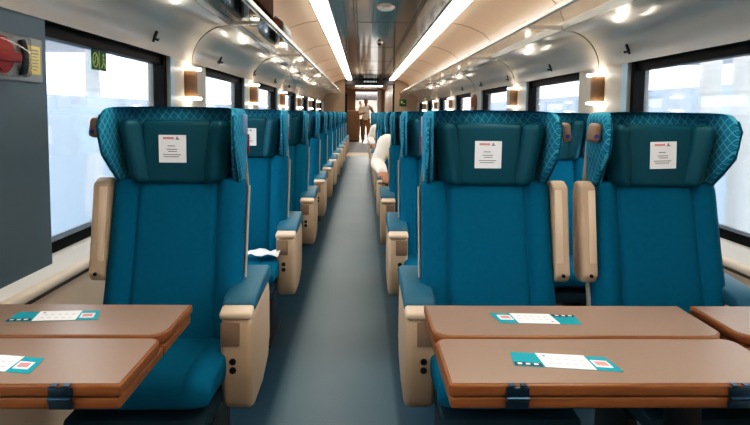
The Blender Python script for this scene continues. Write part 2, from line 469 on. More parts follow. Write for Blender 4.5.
# green exit signs beside the doorway, grab pole
for xx, yy, zz, lab in ((1.15, Y1-.012, 1.50, 'small green sign on the end wall right of the doorway'), (-.785, 20.4, 1.62, 'small green sign on the vestibule wall left of the doorway')):
    s_ = thing('green_sign', lab, 'sign', (xx, yy, zz), 0 if xx > 0 else PI/2)
    obj('plate', box((0, 0, 0), (.2, .012, .2), .004), 'green', s_)
    b = bmesh.new(); bm_box(b, (-.03, -.008, .02), (.05, .004, .06)); bm_box(b, (.035, -.008, -.02), (.06, .004, .025)); obj('pictogram', b, 'signyel', s_, smooth=False)
gp = thing('grab_pole', 'black vertical grab rail at the left side of the end doorway', 'grab rail', (-.455, Y1-.05, 1.0))
b = bmesh.new(); bm_tube(b, [(0, .04, -.2), (0, -.02, -.16), (0, -.02, .66), (0, .04, .7)], .02, 10); obj('rail', b, 'black', gp)
for zz in (-.2, .7):
    b = bmesh.new(); bm_cyl(b, (0, .045, zz), .035, .012, 'y'); obj('mount', b, 'black', gp)

# ------------------------------------------------------------------ luggage racks
def rack(x, s, label):
    t = thing('luggage_rack', label, 'luggage rack', (x, 6.5, 1.76), group='overhead luggage racks')
    Ln = Y1-Y0-.1; yc = 0
    obj('glass_shelf', box((s*.365, yc, .018), (.24, Ln, .010)), 'rackglass', t, smooth=False)
    b = bmesh.new(); bm_prism(b, [(s*.477, .006), (s*.495, .000), (s*.508, .006), (s*.51, .03), (s*.503, .036), (s*.484, .036), (s*.477, .026)], 'y', yc-Ln/2, yc+Ln/2)
    obj('front_rail', b, 'alu', t, angle=25)
    b = bmesh.new(); bm_prism(b, [(s*.235, -.016), (s*.262, -.012), (s*.266, .026), (s*.24, .03)], 'y', yc-Ln/2, yc+Ln/2)
    obj('rear_rail', b, 'alu', t, angle=25)
    for i in range(-1, 7):
        yy = PIL + PITCH*i - 6.5
        if abs(yy) > Ln/2-.05: continue
        b = bmesh.new()
        bm_prism(b, [(s*.20, -.03), (s*.20, .004), (s*.26, .012), (s*.48, .012), (s*.48, -.004), (s*.25, -.016)], 'y', yy-.007, yy+.007)
        obj('bracket', b, 'alu', t, smooth=False)
    return t
rack(XL, 1, 'glass luggage rack with metal rail along the left wall, holding bags')
rack(XR, -1, 'empty glass luggage rack with metal rail along the right wall')

def soft_bag(name, label, m, loc, size, rotz=0, handle='strap', hm='black', seed=1):
    t = thing(name, label, 'bag', loc, rotz)
    rnd = random.Random(seed)
    sx, sy, sz = size
    rings = []
    for i in range(9):
        f = i/8; zz = sz*f
        w = (1-abs(2*f-1)**3.0*.45)
        ring = []
        for k_ in range(24):
            a = 2*PI*k_/24; c, s_ = math.cos(a), math.sin(a)
            px = abs(c)**.55*math.copysign(1, c)*sx/2*w*(1+rnd.uniform(-.05, .05)); py = abs(s_)**.55*math.copysign(1, s_)*sy/2*w*(1+rnd.uniform(-.04, .04))
            ring.append((px, py, zz + rnd.uniform(-.006, .006)*(0 < i < 8)))
        rings.append(ring)
    b = bmesh.new(); bm_loft(b, rings); obj('bag_body', b, m, t, sub=1)
    b = bmesh.new(); bm_tube(b, [(sx*.1, -sy*.25, sz*.93), (sx*.14, -sy*.2, sz*1.08), (sx*.14, sy*.2, sz*1.08), (sx*.1, sy*.25, sz*.93)], .009, 8); obj('handle', b, hm, t)
    b = bmesh.new(); bm_box(b, (sx*.47, 0, sz*.5), (.02, sy*.6, sz*.45), .008, 2); obj('front_pocket', b, hm if m != 'bagblack' else 'bagbrown', t)
    b = bmesh.new(); bm_box(b, (0, 0, sz*.985), (.012, sy*.7, .006), .002); obj('zip', b, 'metal', t)
    return t
soft_bag('travel_bag', 'black bag with a wrinkled brown front pocket on the left rack', 'bagblack', (-.745, 3.5, 1.783), (.22, 1.0, .28), seed=2)
soft_bag('handbag', 'small dark brown handbag on the left rack beyond the black bag', 'bagbrown', (-.735, 4.50, 1.783), (.20, .78, .17), seed=5)
soft_bag('duffel_bag', 'blue bag on the left rack, nearest the camera', 'bagblue', (-.75, 2.45, 1.783), (.22, .8, .17), seed=9)

# ------------------------------------------------------------------ wall lamps and hooks
def sconce(x, s, y, label):
    t = thing('wall_lamp', label, 'wall lamp', (x, y, 1.37), group='wall lamps between the windows')
    def half(r, z0, z1, bev=0):
        b = bmesh.new()
        pts = [(s*r*math.sin(a)*1.0, r*math.cos(a)) for a in [PI*i/14 for i in range(15)]]
        pts = [(0.002*s, r)] + pts[1:-1] + [(0.002*s, -r)]
        bm_prism(b, pts, 'z', z0, z1); return b
    obj('shade', half(.062, -.082, .082), 'sconce', t, angle=30)
    obj('top_diffuser', half(.085, .084, .098), 'lampglow', t, angle=30)
    obj('bottom_diffuser', half(.085, -.098, -.084), 'lampglow', t, angle=30)
    obj('back_plate', box((s*.004, 0, 0), (.006, .12, .20), .002), 'wall', t)
ORD = ['first', 'second', 'third', 'fourth', 'fifth', 'sixth', 'seventh', 'eighth', 'ninth', 'tenth', 'eleventh', 'twelfth']
for i in range(6):
    yy = PIL + PITCH*i
    if i != 2:
        sconce(XR, -1, yy, 'brown wall lamp glowing at both ends on the right wall, %s from the camera' % ORD[i - (i > 2)])
    sconce(XL, 1, yy-.05, 'brown wall lamp glowing at both ends on the left wall, %s from the camera' % ORD[i])
# round reddish fire-point disc on the one right pillar without a lamp
t = thing('alarm_disc', 'reddish brown round alarm fitting on the right wall pillar without a lamp', 'alarm', (XR+.002, PIL+PITCH*2, 1.36))
b = bmesh.new(); bm_cyl(b, (-.02, 0, 0), .11, .04, 'x', 28, bev=.008); obj('body', b, 'tan', t)
b = bmesh.new(); bm_cyl(b, (-.045, 0, .0), .07, .02, 'x', 28, bev=.006); obj('dial', b, 'red', t)

def hook(x, s, y, label):
    t = thing('coat_hook', label, 'coat hook', (x+s*.034, y, 1.58), group='coat hooks above the windows')
    obj('mount', box((-s*.002, 0, 0), (.012, .022, .06), .004, rot=(0, s*R(22), 0)), 'black', t)
    b = bmesh.new(); bm_tube(b, [(s*.0, 0, -.012), (s*.014, 0, -.02), (s*.018, 0, -.01)], .006, 8); obj('peg', b, 'black', t)
for i in range(5):
    hook(XL, 1, 2.78+1.25*i, 'small black coat hook above the left windows, %s from the camera' % ORD[i])
    hook(XR, -1, 3.02+1.25*i, 'small black coat hook above the right windows, %s from the camera' % ORD[i])

# ------------------------------------------------------------------ emergency box on the near left pillar, green sticker on the window
e = thing('emergency_box', 'clear emergency box with red handle and yellow label on left wall', 'emergency box', (XL+.008, 1.63, 1.36))
obj('housing_plate', box((.006, 0, 0), (.012, .40, .145), .02, 3), 'wall', e)
b = bmesh.new(); bm_cyl(b, (.03, -.04, .0), .055, .03, 'x', 28, bev=.008); h = obj('red_handle', b, 'red', e)
obj('grip', box((.05, -.04, -.005), (.016, .13, .032), .008), 'red', h)
b = bmesh.new(); bm_tube(b, [(.02, .078, -.055), (.03, .078, -.02), (.03, .078, .02), (.02, .078, .055)], .011, 10); obj('latch', b, 'metal', e)
obj('clear_cover', box((.04, -.055, 0), (.066, .21, .125), .015, 3), 'clear', e)
l_ = obj('warning_label', box((.0135, .150, .0), (.004, .062, .092), .001), 'yellow', e)
b = bmesh.new()
for i, w in enumerate((.036, .04, .026, .038, .03, .034, .022)): bm_box(b, (.016, .150, .032-i*.0105), (.001, w, .0045 if i < 2 else .003))
obj('label_print', b, 'print', l_, smooth=False)

e = thing('exit_sticker', 'green and pale yellow emergency exit sticker on the first left window', 'sticker', (XL-.054, 2.365, 1.415))
obj('sticker_sheet', box((0, 0, 0), (.002, .13, .085), .0008), 'green', e, smooth=False)
b = bmesh.new()
# left panel: a broken-pane symbol, right panel: a running figure and arrow
ring = [(.0022, -.035 + .021*math.cos(a), .0 + .03*math.sin(a)) for a in [2*PI*i/20 for i in range(21)]]
bm_tube(b, ring, .0028, 6)
bm_tube(b, [(.0022, -.046, -.016), (.0022, -.03, .004), (.0022, -.04, .006), (.0022, -.024, .022)], .0026, 6)
bm_box(b, (.0016, .0, 0), (.0012, .003, .080))
bm_tube(b, [(.0022, .02, -.03), (.0022, .035, -.006), (.0022, .033, .014), (.0022, .046, .004)], .003, 6)
bm_tube(b, [(.0022, .035, -.006), (.0022, .05, -.016), (.0022, .05, -.032)], .003, 6)
bm_cyl(b, (.0022, .036, .026), .007, .002, 'x', 14)
obj('pictogram', b, 'signyel', e)

# ------------------------------------------------------------------ seats
def ss(a, b, x):
    t = max(0, min(1, (x-a)/(b-a))); return t*t*(3-2*t)

def recl(z):            # y of the backrest front plane at height z
    return -.015 - .125*(max(0, 1.0-z)/.55)

def make_seat(name, label, sg):
    """faces -Y; sg=+1: aisle/wall arm on +x, folded arm on -x"""
    t = thing(name, label, 'train seat')
    HW = .227
    # --- backrest: rings up the back, front face with two grooves
    xs = [-1, -.96, -.86, -.72, -.64, -.60, -.56, -.45, -.2, 0, .2, .45, .56, .60, .64, .72, .86, .96, 1]
    rings = []
    zs = [.40, .43, .50, .60, .70, .80, .90, .955, .975]
    for zi, z in enumerate(zs):
        hw = HW*(1.0 + .035*ss(.75, .5, z)) - (.006 if zi in (0, len(zs)-1) else 0)
        y0 = recl(z)
        fr = []
        for u in xs:
            au = abs(u)
            d = -.012 - .016*ss(.58, .8, au) + .034*ss(.86, 1.0, au)
            if .58 < au < .62: d += .016
            if zi in (0, len(zs)-1): d += .012
            fr.append((u*hw, y0+d, z))
        bk = [(u*hw*.99, y0+.075+.01*(1-u*u), z) for u in (1, .5, 0, -.5, -1)]
        rings.append(fr+bk)
    b = bmesh.new(); bm_loft(b, rings); br = obj('backrest', b, 'fabric', t, sub=2)
    # --- headrest surround with forward wings
    rings = []
    for z, p, hw, inset in ((.935, .012, .212, .012), (.945, .02, .216, 0), (.98, .045, .219, 0), (1.02, .09, .223, 0), (1.06, .124, .226, 0), (1.10, .142, .228, 0), (1.15, .145, .228, 0), (1.185, .130, .227, 0), (1.206, .105, .221, .006), (1.215, .075, .206, .016)):
        th = .034 - inset*.5
        yo = .085 - inset; 
        o = [(-hw+inset*.3, -p), (-hw, -p*.55), (-hw, .0), (-hw+.004, .045), (-hw+.035, yo-.008), (-hw*.5, yo), (0, yo+.003)]
        o = o + [(-x_, y_) for x_, y_ in o[-2::-1]]
        yi = .012 + inset
        i_ = [(hw-th*.7, -p-.004), (hw-th, -p*.55), (hw-th-.002, -.004), (hw-th-.02, yi), (hw*.45, yi), (0, yi)]
        i_ = i_ + [(-x_, y_) for x_, y_ in i_[-2::-1]]
        rings.append([(x_, y_, z) for x_, y_ in o+i_])
    b = bmesh.new(); bm_loft(b, rings); sr = obj('headrest_surround', b, 'lattice', t, sub=2)
    for s in (-1, 1):
        b = bmesh.new(); pts = []
        for z, p, hw in ((.95, .02, .214), (1.0, .07, .221), (1.06, .124, .226), (1.15, .145, .2275), (1.185, .130, .225)):
            pts.append((s*(hw-.012), -p-.004, z))
        bm_tube(b, pts, .0035, 6)
        obj('wing_piping', b, 'leather', sr)
    # --- headrest cushion: centre pad and two bolsters
    b = bmesh.new(); bm_box(b, (0, -.014, 1.06), (.240, .078, .218), .020, 4)
    obj('headrest_cushion', b, 'leather', t, angle=60)
    for s in (-1, 1):
        b = bmesh.new(); bm_box(b, (0, 0, 0), (.072, .075, .214), .024, 4, rot=(0, 0, -s*R(38)))
        for v in b.verts:
            f = (v.co.z/.106)
            v.co.x *= 1 - .12*f*f; v.co.y += -.010*f
            if f < .1: v.co.x -= s*.030*(.1-f)**1.6
        bmesh.ops.translate(b, vec=(s*.152, -.044, 1.062), verts=b.verts)
        obj('headrest_bolster', b, 'leather', t, angle=60)
    # --- rear shell
    rings = []
    for z in (.30, .34, .5, .7, .9, 1.10, 1.17, 1.19):
        e_ = .01 if z in (.30, 1.19) else 0
        y0 = recl(z); hw = .231 - e_ - .025*ss(1.0, 1.15, z)
        rings.append([(-hw, y0+.055, z), (-hw+.003, y0+.085, z), (-hw*.7, y0+.112-e_, z), (0, y0+.118-e_, z), (hw*.7, y0+.112-e_, z), (hw-.003, y0+.085, z), (hw, y0+.055, z), (hw*.5, y0+.06, z), (-hw*.5, y0+.06, z)])
    b = bmesh.new(); bm_loft(b, rings); sh = obj('rear_shell', b, 'shell', t, angle=50)
    for s in (-1, 1):
        b = bmesh.new(); bm_tube(b, [(s*.232, recl(z)+.045, z) for z in (.42, .55, .7, .85, .94)], .005, 6)
        obj('shell_trim', b, 'piping', sh)
    b = bmesh.new(); bm_box(b, (0, recl(.38)+.155, .37), (.45, .07, .2), .02, 3); obj('footrest', b, 'fabric', t)
    # --- cushion
    rings = []
    for y, zt, zb in ((-.09, .448, .335), (-.11, .455, .330), (-.22, .455, .325), (-.30, .462, .34), (-.37, .462, .35), (-.41, .450, .36), (-.428, .428, .37), (-.432, .405, .382)):
        xs2 = (-1, -.97, -.85, -.66, -.62, -.58, -.4, 0, .4, .58, .62, .66, .85, .97, 1)
        top = [(u*.218, y, zt - .018*ss(.9, 1, abs(u)) + .002*ss(.6, .8, abs(u)) - (.004 if abs(u) == .62 else 0)) for u in xs2]
        bot = [(u*.216, y, zb) for u in (1, .5, 0, -.5, -1)]
        rings.append(top+bot)
    b = bmesh.new(); bm_loft(b, rings); obj('seat_cushion', b, 'fabric', t, sub=2)
    b = bmesh.new(); bm_box(b, (0, -.25, .31), (.40, .34, .05), .012); obj('seat_pan', b, 'panteal', t)
    # --- pedestal
    b = bmesh.new(); bm_box(b, (0, -.2, .26), (.36, .10, .06), .01); bm_box(b, (0, -.02, .26), (.36, .08, .06), .01); obj('base_frame', b, 'metal', t)
    for s in (-1, 1):
        b = bmesh.new(); bm_prism(b, [(-.26, .012), (.03, .012), (-.0, .27), (-.2, .27)], 'x', s*.14-.018, s*.14+.018, .006); lg = obj('leg', b, 'metal', t)
        bb = bmesh.new(); bm_box(bb, (s*.14, -.12, .008), (.07, .34, .016), .004); obj('foot_plate', bb, 'metal', lg)
    # --- lowered armrest with deep side panel
    x0, x1 = sg*.196, sg*.294
    if x0 > x1: x0, x1 = x1, x0
    out = [(-.225, .572), (-.255, .545), (-.262, .43), (-.252, .30), (-.215, .25), (-.06, .255), (.05, .30), (.085, .37), (.085, .54), (.065, .59)]
    b = bmesh.new(); bm_prism(b, out, 'x', x0, x1, .020, 4); ap = obj('armrest_panel', b, 'beige', t, angle=50)
    xm = (x0+x1)/2; w = x1-x0
    b = bmesh.new()
    prof = [(-.21, .568), (-.215, .594), (-.195, .612), (-.02, .636), (.06, .642), (.085, .62), (.07, .585)]
    bm_prism(b, prof, 'x', xm-w/2-.003, xm+w/2+.003, .010, 3); obj('armrest_pad', b, 'armpad', t, angle=50)
    b = bmesh.new(); bm_box(b, (xm, -.235, .575), (w+.003, .052, .026), .010, 3, rot=(R(14), 0, 0)); obj('armrest_cap', b, 'beige_lt', t, angle=50)
    b = bmesh.new(); bm_box(b, (xm-sg*w*.16, -.258, .513), (w*.6, .012, .075), .004, 2, rot=(R(-2), 0, 0)); obj('ashtray_plate', b, 'tan', ap)
    for zz in (.428, .400):
        b = bmesh.new(); bm_cyl(b, (xm-sg*.008, -.2615, zz), .0105, .008, 'y', 16, bev=.002); obj('button', b, 'black', ap)
    # --- folded-up armrest standing beside the back
    xf = -sg*.250
    b = bmesh.new()
    yb = -.03
    prof = [(yb-.085, .655), (yb-.07, .63), (yb-.03, .622), (yb+.01, .64), (yb+.02, .70), (yb+.045, .93), (yb+.035, .965), (yb-.0, .972), (yb-.035, .955), (yb-.072, .72)]
    bm_prism(b, prof, 'x', xf-.026, xf+.026, .010, 3); fa = obj('folded_armrest', b, 'beige', t, angle=50)
    b = bmesh.new(); bm_box(b, (xf+sg*.010, yb-.054, .82), (.026, .010, .25), .004, 2, rot=(R(-9), 0, 0)); obj('folded_pad', b, 'beige_lt', fa)
    b = bmesh.new(); bm_cyl(b, (xf, yb-.083, .657), .006, .012, 'y', 14); obj('pivot_cap', b, 'black', fa)
    # --- reading lamp pod on the inner shoulder, plate and red tab on the outer side
    b = bmesh.new(); bm_box(b, (-sg*.247, -.085, 1.142), (.036, .05, .066), .014, 4, rot=(0, sg*R(8), 0)); rl = obj('reading_light', b, 'tan', t, angle=60)
    b = bmesh.new(); bm_cyl(b, (-sg*.25, -.111, 1.13), .007, .006, 'y', 14, bev=.001); obj('lens', b, 'lens', rl)
    b = bmesh.new(); bm_box(b, (sg*.2275, -.03, 1.155), (.005, .07, .07), .002); obj('number_plate', b, 'plate', t)
    b = bmesh.new(); bm_box(b, (sg*.222, .045, 1.085), (.01, .012, .07), .003); obj('red_tab', b, 'red', t)
    return t

GL, GA, GW = 'single seats in the left column', 'aisle seats of the right-hand pairs', 'window seats of the right-hand pairs'
pA = make_seat('train_seat', '', 1)
pB = make_seat('train_seat', '', -1)
first = {0: True, 1: True}
for r in range(NROW):
    y = ROW0 + ROWP*r
    if r == 0:
        l0 = 'teal single seat behind the left table, white notice on its headrest'
        l1 = 'teal aisle seat behind the right-hand table, nearest of the paired aisle seats'
        l2 = 'teal window seat beside the nearest right-hand aisle seat, white notice on headrest'
    else:
        l0 = 'teal single seat with patterned headrest in the left column, %s from the camera' % ORD[r]
        l1 = 'teal aisle seat with patterned headrest in the right column, %s from the camera' % ORD[r]
        l2 = 'teal seat by the right windows, %s from the camera' % ORD[r]
    if r == 0:
        pA.location = (SEATX[0], y, 0); pA['label'] = l0; pA['group'] = GL
        pB.location = (SEATX[1], y, 0); pB['label'] = l1; pB['group'] = GA
    else:
        dup(pA, (SEATX[0], y, 0), l0, group=GL)
        dup(pB, (SEATX[1], y, 0), l1, group=GA)
    if r < 4:
        dup(pA, (SEATX[2], y, 0), l2, group=GW)

# ------------------------------------------------------------------ notices on the headrests, paper on a seat
def notice(x, y, z, label, rot=0):
    t = thing('paper_notice', label, 'paper notice', (x, y, z), 0, 'white notices on the headrests')
    t.rotation_euler = (R(1), R(rot), 0)
    t2 = bmesh.new(); bm_box(t2, (0, 0, 0), (.092, .002, .094)); obj('sheet', t2, 'paper', t, smooth=False)
    b = bmesh.new(); bm_box(b, (-.013, -.0014, .036), (.036, .0006, .007)); obj('heading', b, 'pink', t, smooth=False)
    b = bmesh.new()
    bm_prism(b, [(.010, .031), (.024, .031), (.0235, .034), (.019, .036), (.018, .042), (.014, .040), (.013, .035)], 'y', -.0018, -.001); obj('emblem', b, 'print', t, smooth=False)
    b = bmesh.new()
    for xx, zz, w in ((-.004, .010, .024), (-.002, -.002, .036), (.0, -.009, .03), (-.002, -.020, .06), (-.004, -.027, .05)): bm_box(b, (xx, -.0014, zz), (w, .0006, .0028))
    obj('text_lines', b, 'print', t, smooth=False)
yn = ROW0-.0560
notice(SEATX[0]-.010, yn, 1.072, 'white notice on the headrest of the near left seat')
notice(SEATX[1]-.003, yn, 1.062, 'white notice on the headrest of the near right aisle seat')
notice(SEATX[2]+.010, yn, 1.066, 'white notice on the headrest of the near right window seat', -2)
notice(SEATX[0]+.015, yn+ROWP, 1.065, 'white notice on the headrest of the second left seat')
b = bmesh.new()
rnd = random.Random(3)
gx = [[(SEATX[0]+.06+.16*i/6, ROW0+ROWP-.34+.10*j/4, (.492)+.014*math.sin(i*1.7+j)*.5+.010*rnd.random()) for i in range(7)] for j in range(5)]
bm_loft(b, gx, cap=False, closed=False)
o = obj('crumpled_paper', b, 'paper'); tag(o, 'crumpled white paper lying on the second left seat', 'paper')
md = o.modifiers.new('solid', 'SOLIDIFY'); md.thickness = .002

# ------------------------------------------------------------------ tables
def rrect(x0, x1, y0, y1, rad, n=6):
    """outline with per-corner radii: (x0y0, x1y0, x1y1, x0y1)"""
    pts = []
    for (cx, cy, sx, sy, a0), r in zip(((x0, y0, 1, 1, PI), (x1, y0, -1, 1, 1.5*PI), (x1, y1, -1, -1, 0), (x0, y1, 1, -1, .5*PI)), rad):
        if r <= 0: pts.append((cx, cy)); continue
        for i in range(n+1):
            a = a0 + (PI/2)*i/n
            pts.append((cx+sx*r + r*math.cos(a), cy+sy*r + r*math.sin(a)))
    return pts

def table(x0, x1, label, hinges, wall_end):
    yb, ym, yf = 1.44, 1.224, 1.003
    Z = .668
    t = thing('folding_table', label, 'table', ((x0+x1)/2, (yb+yf)/2, 0), group='folding tables')
    ox, oy = t.location.x, t.location.y
    def slab(a, b, c, d, rad, z0, z1, nm, par, lam):
        pts = [(p[0]-ox, p[1]-oy) for p in rrect(a, b, c, d, rad)]
        bm = bmesh.new(); bm_prism(bm, pts, 'z', z0, z1, .0035, 2); e = obj(nm, bm, 'wood', par, angle=50)
        pts2 = [(p[0]-ox, p[1]-oy) for p in rrect(a+.007, b-.007, c+.007, d-.007, [max(0, r-.007) for r in rad])]
        bm = bmesh.new(); bm_prism(bm, pts2, 'z', z1-.002, z1+.0012); obj(lam, bm, 'taupe', e, angle=50)
        return e
    R_, S_ = .045, .006
    lowr = slab(x0+.004, x1-.004, yf+.003, ym+.01, (S_, S_, .004, .004), Z-.050, Z-.0265, 'lower_leaf', t, 'laminate')
    slab(x0+.004, x1-.004, ym+.013, yb-.003, (.004, .004, S_, S_), Z-.050, Z-.0265, 'lower_leaf', t, 'laminate')
    slab(x0, x1, yf, ym-.002, (S_, S_, .03, .03), Z-.0235, Z, 'upper_leaf', t, 'laminate')
    slab(x0, x1, ym+.006, yb, (R_, R_, S_, S_), Z-.0235, Z, 'upper_leaf', t, 'laminate')
    for hx in hinges:
        b = bmesh.new()
        for zz in (Z-.012, Z-.038):
            bm_box(b, (hx-ox, yf-oy-.0015, zz), (.046, .005, .017), .0015)
        bm_cyl(b, (hx-ox, yf-oy-.005, Z-.025), .0045, .044, 'x', 12)
        bm_box(b, (hx-ox-.012, yf-oy-.0005, Z+.0012), (.012, .012, .002)); bm_box(b, (hx-ox+.012, yf-oy-.0005, Z+.0012), (.012, .012, .002))
        obj('hinge', b, 'hinge', t)
    b = bmesh.new()
    bm_box(b, (0, .015, Z-.068), ((x1-x0)*.86, .10, .034), .006)
    obj('support_arm', b, 'metal', t)
    b = bmesh.new(); bm_box(b, (wall_end*(x1-x0)*.36, .015, (Z-.085)/2), (.055, .075, Z-.085), .008)
    bm_box(b, (wall_end*(x1-x0)*.36, .015, .01), (.14, .16, .02), .004); obj('table_leg', b, 'metal', t)
    return t
table(-1.035, -.463, 'taupe folding table with wooden edge in front of the near left seat', (-.93, -.578), -1)
table(.176, .893, 'taupe folding table with wooden edge in front of the near right aisle seat', (.311, .757), 1)
table(.926, 1.475, 'taupe folding table with wooden edge at the right window, beside the longer one', (1.0, 1.36), 1)

def brochure(x, y, rot, label, flip=False):
    t = thing('brochure', label, 'brochure', (x, y, .6696), R(rot) + (PI if flip else 0), 'brochures on the tables')
    Ln, W = .214, .064
    def quad(pts, z, nm, m, par):
        b = bmesh.new(); bm_prism(b, pts, 'z', z, z+.0007); return obj(nm, b, m, par, smooth=False)
    sl = .018
    P_ = lambda u, v: (-Ln/2 + u*Ln + (sl*(.5-v) if u > .99 else 0), -W/2 + v*W)
    base = quad([P_(0, 0), P_(1, 0), P_(1, 1), P_(0, 1)], 0, 'sheet', 'tealprint', t)
    c = [(-.052, W/2), (-.042, -W/2), (.062, -W/2), (.052, W/2)]
    quad(c, .0008, 'white_panel', 'paper', t)
    quad([(.066, -.018), (.100, -.018), (.094, .012), (.060, .012)], .0008, 'white_box', 'paper', t)
    quad([(.070, -.012), (.094, -.012), (.090, .005), (.066, .005)], .0016, 'pink_box', 'pink', t)
    quad([P_(.01, .03), (-.046, -W/2+.002), (-.049, -W/2+.016), P_(.01, .25)], .0008, 'dark_band', 'darkprint', t)
    b = bmesh.new()
    for i in range(3): bm_box(b, (-.094+i*.017, -W/2+.009, .0018), (.009, .006, .0006))
    obj('icons', b, 'paper', t, smooth=False)
    b = bmesh.new()
    bm_box(b, (-.036, .020, .0018), (.006, .007, .0006))
    obj('emblem', b, 'print', t, smooth=False)
    b = bmesh.new()
    for i in range(5):
        for j in range(2): bm_box(b, (-.026+i*.017, .006-j*.020, .0017), (.009, .0035, .0005))
    obj('panel_print', b, mat('faint_print', srgb(226, 206, 196), .7), t, smooth=False)
brochure(.437, 1.10, -7, 'teal and white brochure on the front leaf of the right-hand aisle table')
brochure(.458, 1.338, -3, 'teal and white brochure on the rear leaf of the right-hand aisle table', True)
brochure(-.785, 1.350, 4, 'teal and white brochure on the rear leaf of the left table', False)
brochure(-.775, 1.095, -8, 'teal and white brochure on the front leaf of the left table, cut by frame')

# ------------------------------------------------------------------ people
def limb(pts, rad, sub=5):
    """closed tapered tube with rounded ends through pts (Catmull-Rom), elliptical where a radius is a pair"""
    pts = [Vector(p) for p in pts]; rad = [r if isinstance(r, tuple) else (r, r) for r in rad]
    P, Q = [], []
    for i in range(len(pts)-1):
        p0, p1, p2, p3 = pts[max(i-1, 0)], pts[i], pts[i+1], pts[min(i+2, len(pts)-1)]
        for k_ in range(sub):
            u = k_/sub
            P.append(.5*((2*p1) + (p2-p0)*u + (2*p0-5*p1+4*p2-p3)*u*u + (3*p1-p0-3*p2+p3)*u**3))
            w_ = u*u*(3-2*u); Q.append(tuple(rad[i][c]*(1-w_)+rad[i+1][c]*w_ for c in (0, 1)))
    P.append(pts[-1]); Q.append(rad[-1])
    rings = []
    n = 16
    d0 = (P[1]-P[0]).normalized()
    fr = [Vector((1, 0, 0)) if abs(d0.x) < .85 else Vector((0, 0, 1))]
    def ring(p, d, q):
        a = (fr[0] - d*fr[0].dot(d)).normalized(); b = d.cross(a); fr[0] = a     # carried along the path without twisting
        return [p + a*q[0]*math.cos(2*PI*k_/n) + b*q[1]*math.sin(2*PI*k_/n) for k_ in range(n)]
    for i, p in enumerate(P):
        d = (P[min(i+1, len(P)-1)] - P[max(i-1, 0)]).normalized()
        if i == 0:
            m_ = min(Q[0])
            for a in (80, 60, 40, 20): rings.append(ring(p - d*m_*math.sin(R(a)), d, tuple(x*math.cos(R(a)) for x in Q[0])))
        rings.append(ring(p, d, Q[i]))
        if i == len(P)-1:
            m_ = min(Q[-1])
            for a in (20, 40, 60, 80): rings.append(ring(p + d*m_*math.sin(R(a)), d, tuple(x*math.cos(R(a)) for x in Q[-1])))
    b = bmesh.new(); bm_loft(b, rings)
    me = bpy.data.meshes.new('l'); b.to_mesh(me); b.free(); o = bpy.data.objects.new('l', me); C.objects.link(o); return o

def fuse(parts, voxel):
    """evaluate several helper objects into one voxel-remeshed bmesh"""
    bpy.context.view_layer.update()
    dg = bpy.context.evaluated_depsgraph_get()
    bm = bmesh.new()
    for o in parts:
        ev = o.evaluated_get(dg); me = ev.to_mesh(); bm.from_mesh(me); ev.to_mesh_clear()
    me = bpy.data.meshes.new('j'); bm.to_mesh(me); bm.free()
    j = bpy.data.objects.new('j', me); C.objects.link(j)
    rm = j.modifiers.new('r', 'REMESH'); rm.mode = 'VOXEL'; rm.voxel_size = voxel
    sm = j.modifiers.new('s', 'SMOOTH'); sm.factor = .5; sm.iterations = 3
    bpy.context.view_layer.update()
    dg = bpy.context.evaluated_depsgraph_get()
    out = bmesh.new(); ev = j.evaluated_get(dg); m2 = ev.to_mesh(); out.from_mesh(m2); ev.to_mesh_clear()
    for o in parts + [j]:
        d = o.data; bpy.data.objects.remove(o); bpy.data.meshes.remove(d)
    return out

def head_obj(c, yaw=0, tilt=0):
    """egg-shaped head facing -Y with nose, brow, chin, ears"""
    b = bmesh.new(); bmesh.ops.create_uvsphere(b, u_segments=28, v_segments=20, radius=1)
    for v in b.verts:
        x, y, z = v.co
        jaw = ss(.1, -1, z)
        v.co = Vector((x*.073*(1-.30*jaw), y*.092*(1-.12*jaw) - .012*jaw, z*.115))
    def blob(loc, s):
        t = bmesh.new(); bmesh.ops.create_uvsphere(t, u_segments=12, v_segments=8, radius=1)
        bmesh.ops.scale(t, vec=s, verts=t.verts); bmesh.ops.translate(t, vec=loc, verts=t.verts); merge(b, t)
    blob((0, -.095, -.018), (.013, .018, .024)); blob((0, -.082, .022), (.05, .012, .010)); blob((0, -.088, -.058), (.026, .010, .007)); blob((0, -.082, -.09), (.024, .016, .016))
    for s in (-1, 1): blob((s*.074, .0, -.005), (.010, .02, .03))
    bmesh.ops.rotate(b, cent=(0, 0, 0), matrix=Euler((tilt, 0, yaw)).to_matrix(), verts=b.verts)
    bmesh.ops.translate(b, vec=c, verts=b.verts)
    me = bpy.data.meshes.new('h'); b.to_mesh(me); b.free(); o = bpy.data.objects.new('h', me); C.objects.link(o); return o

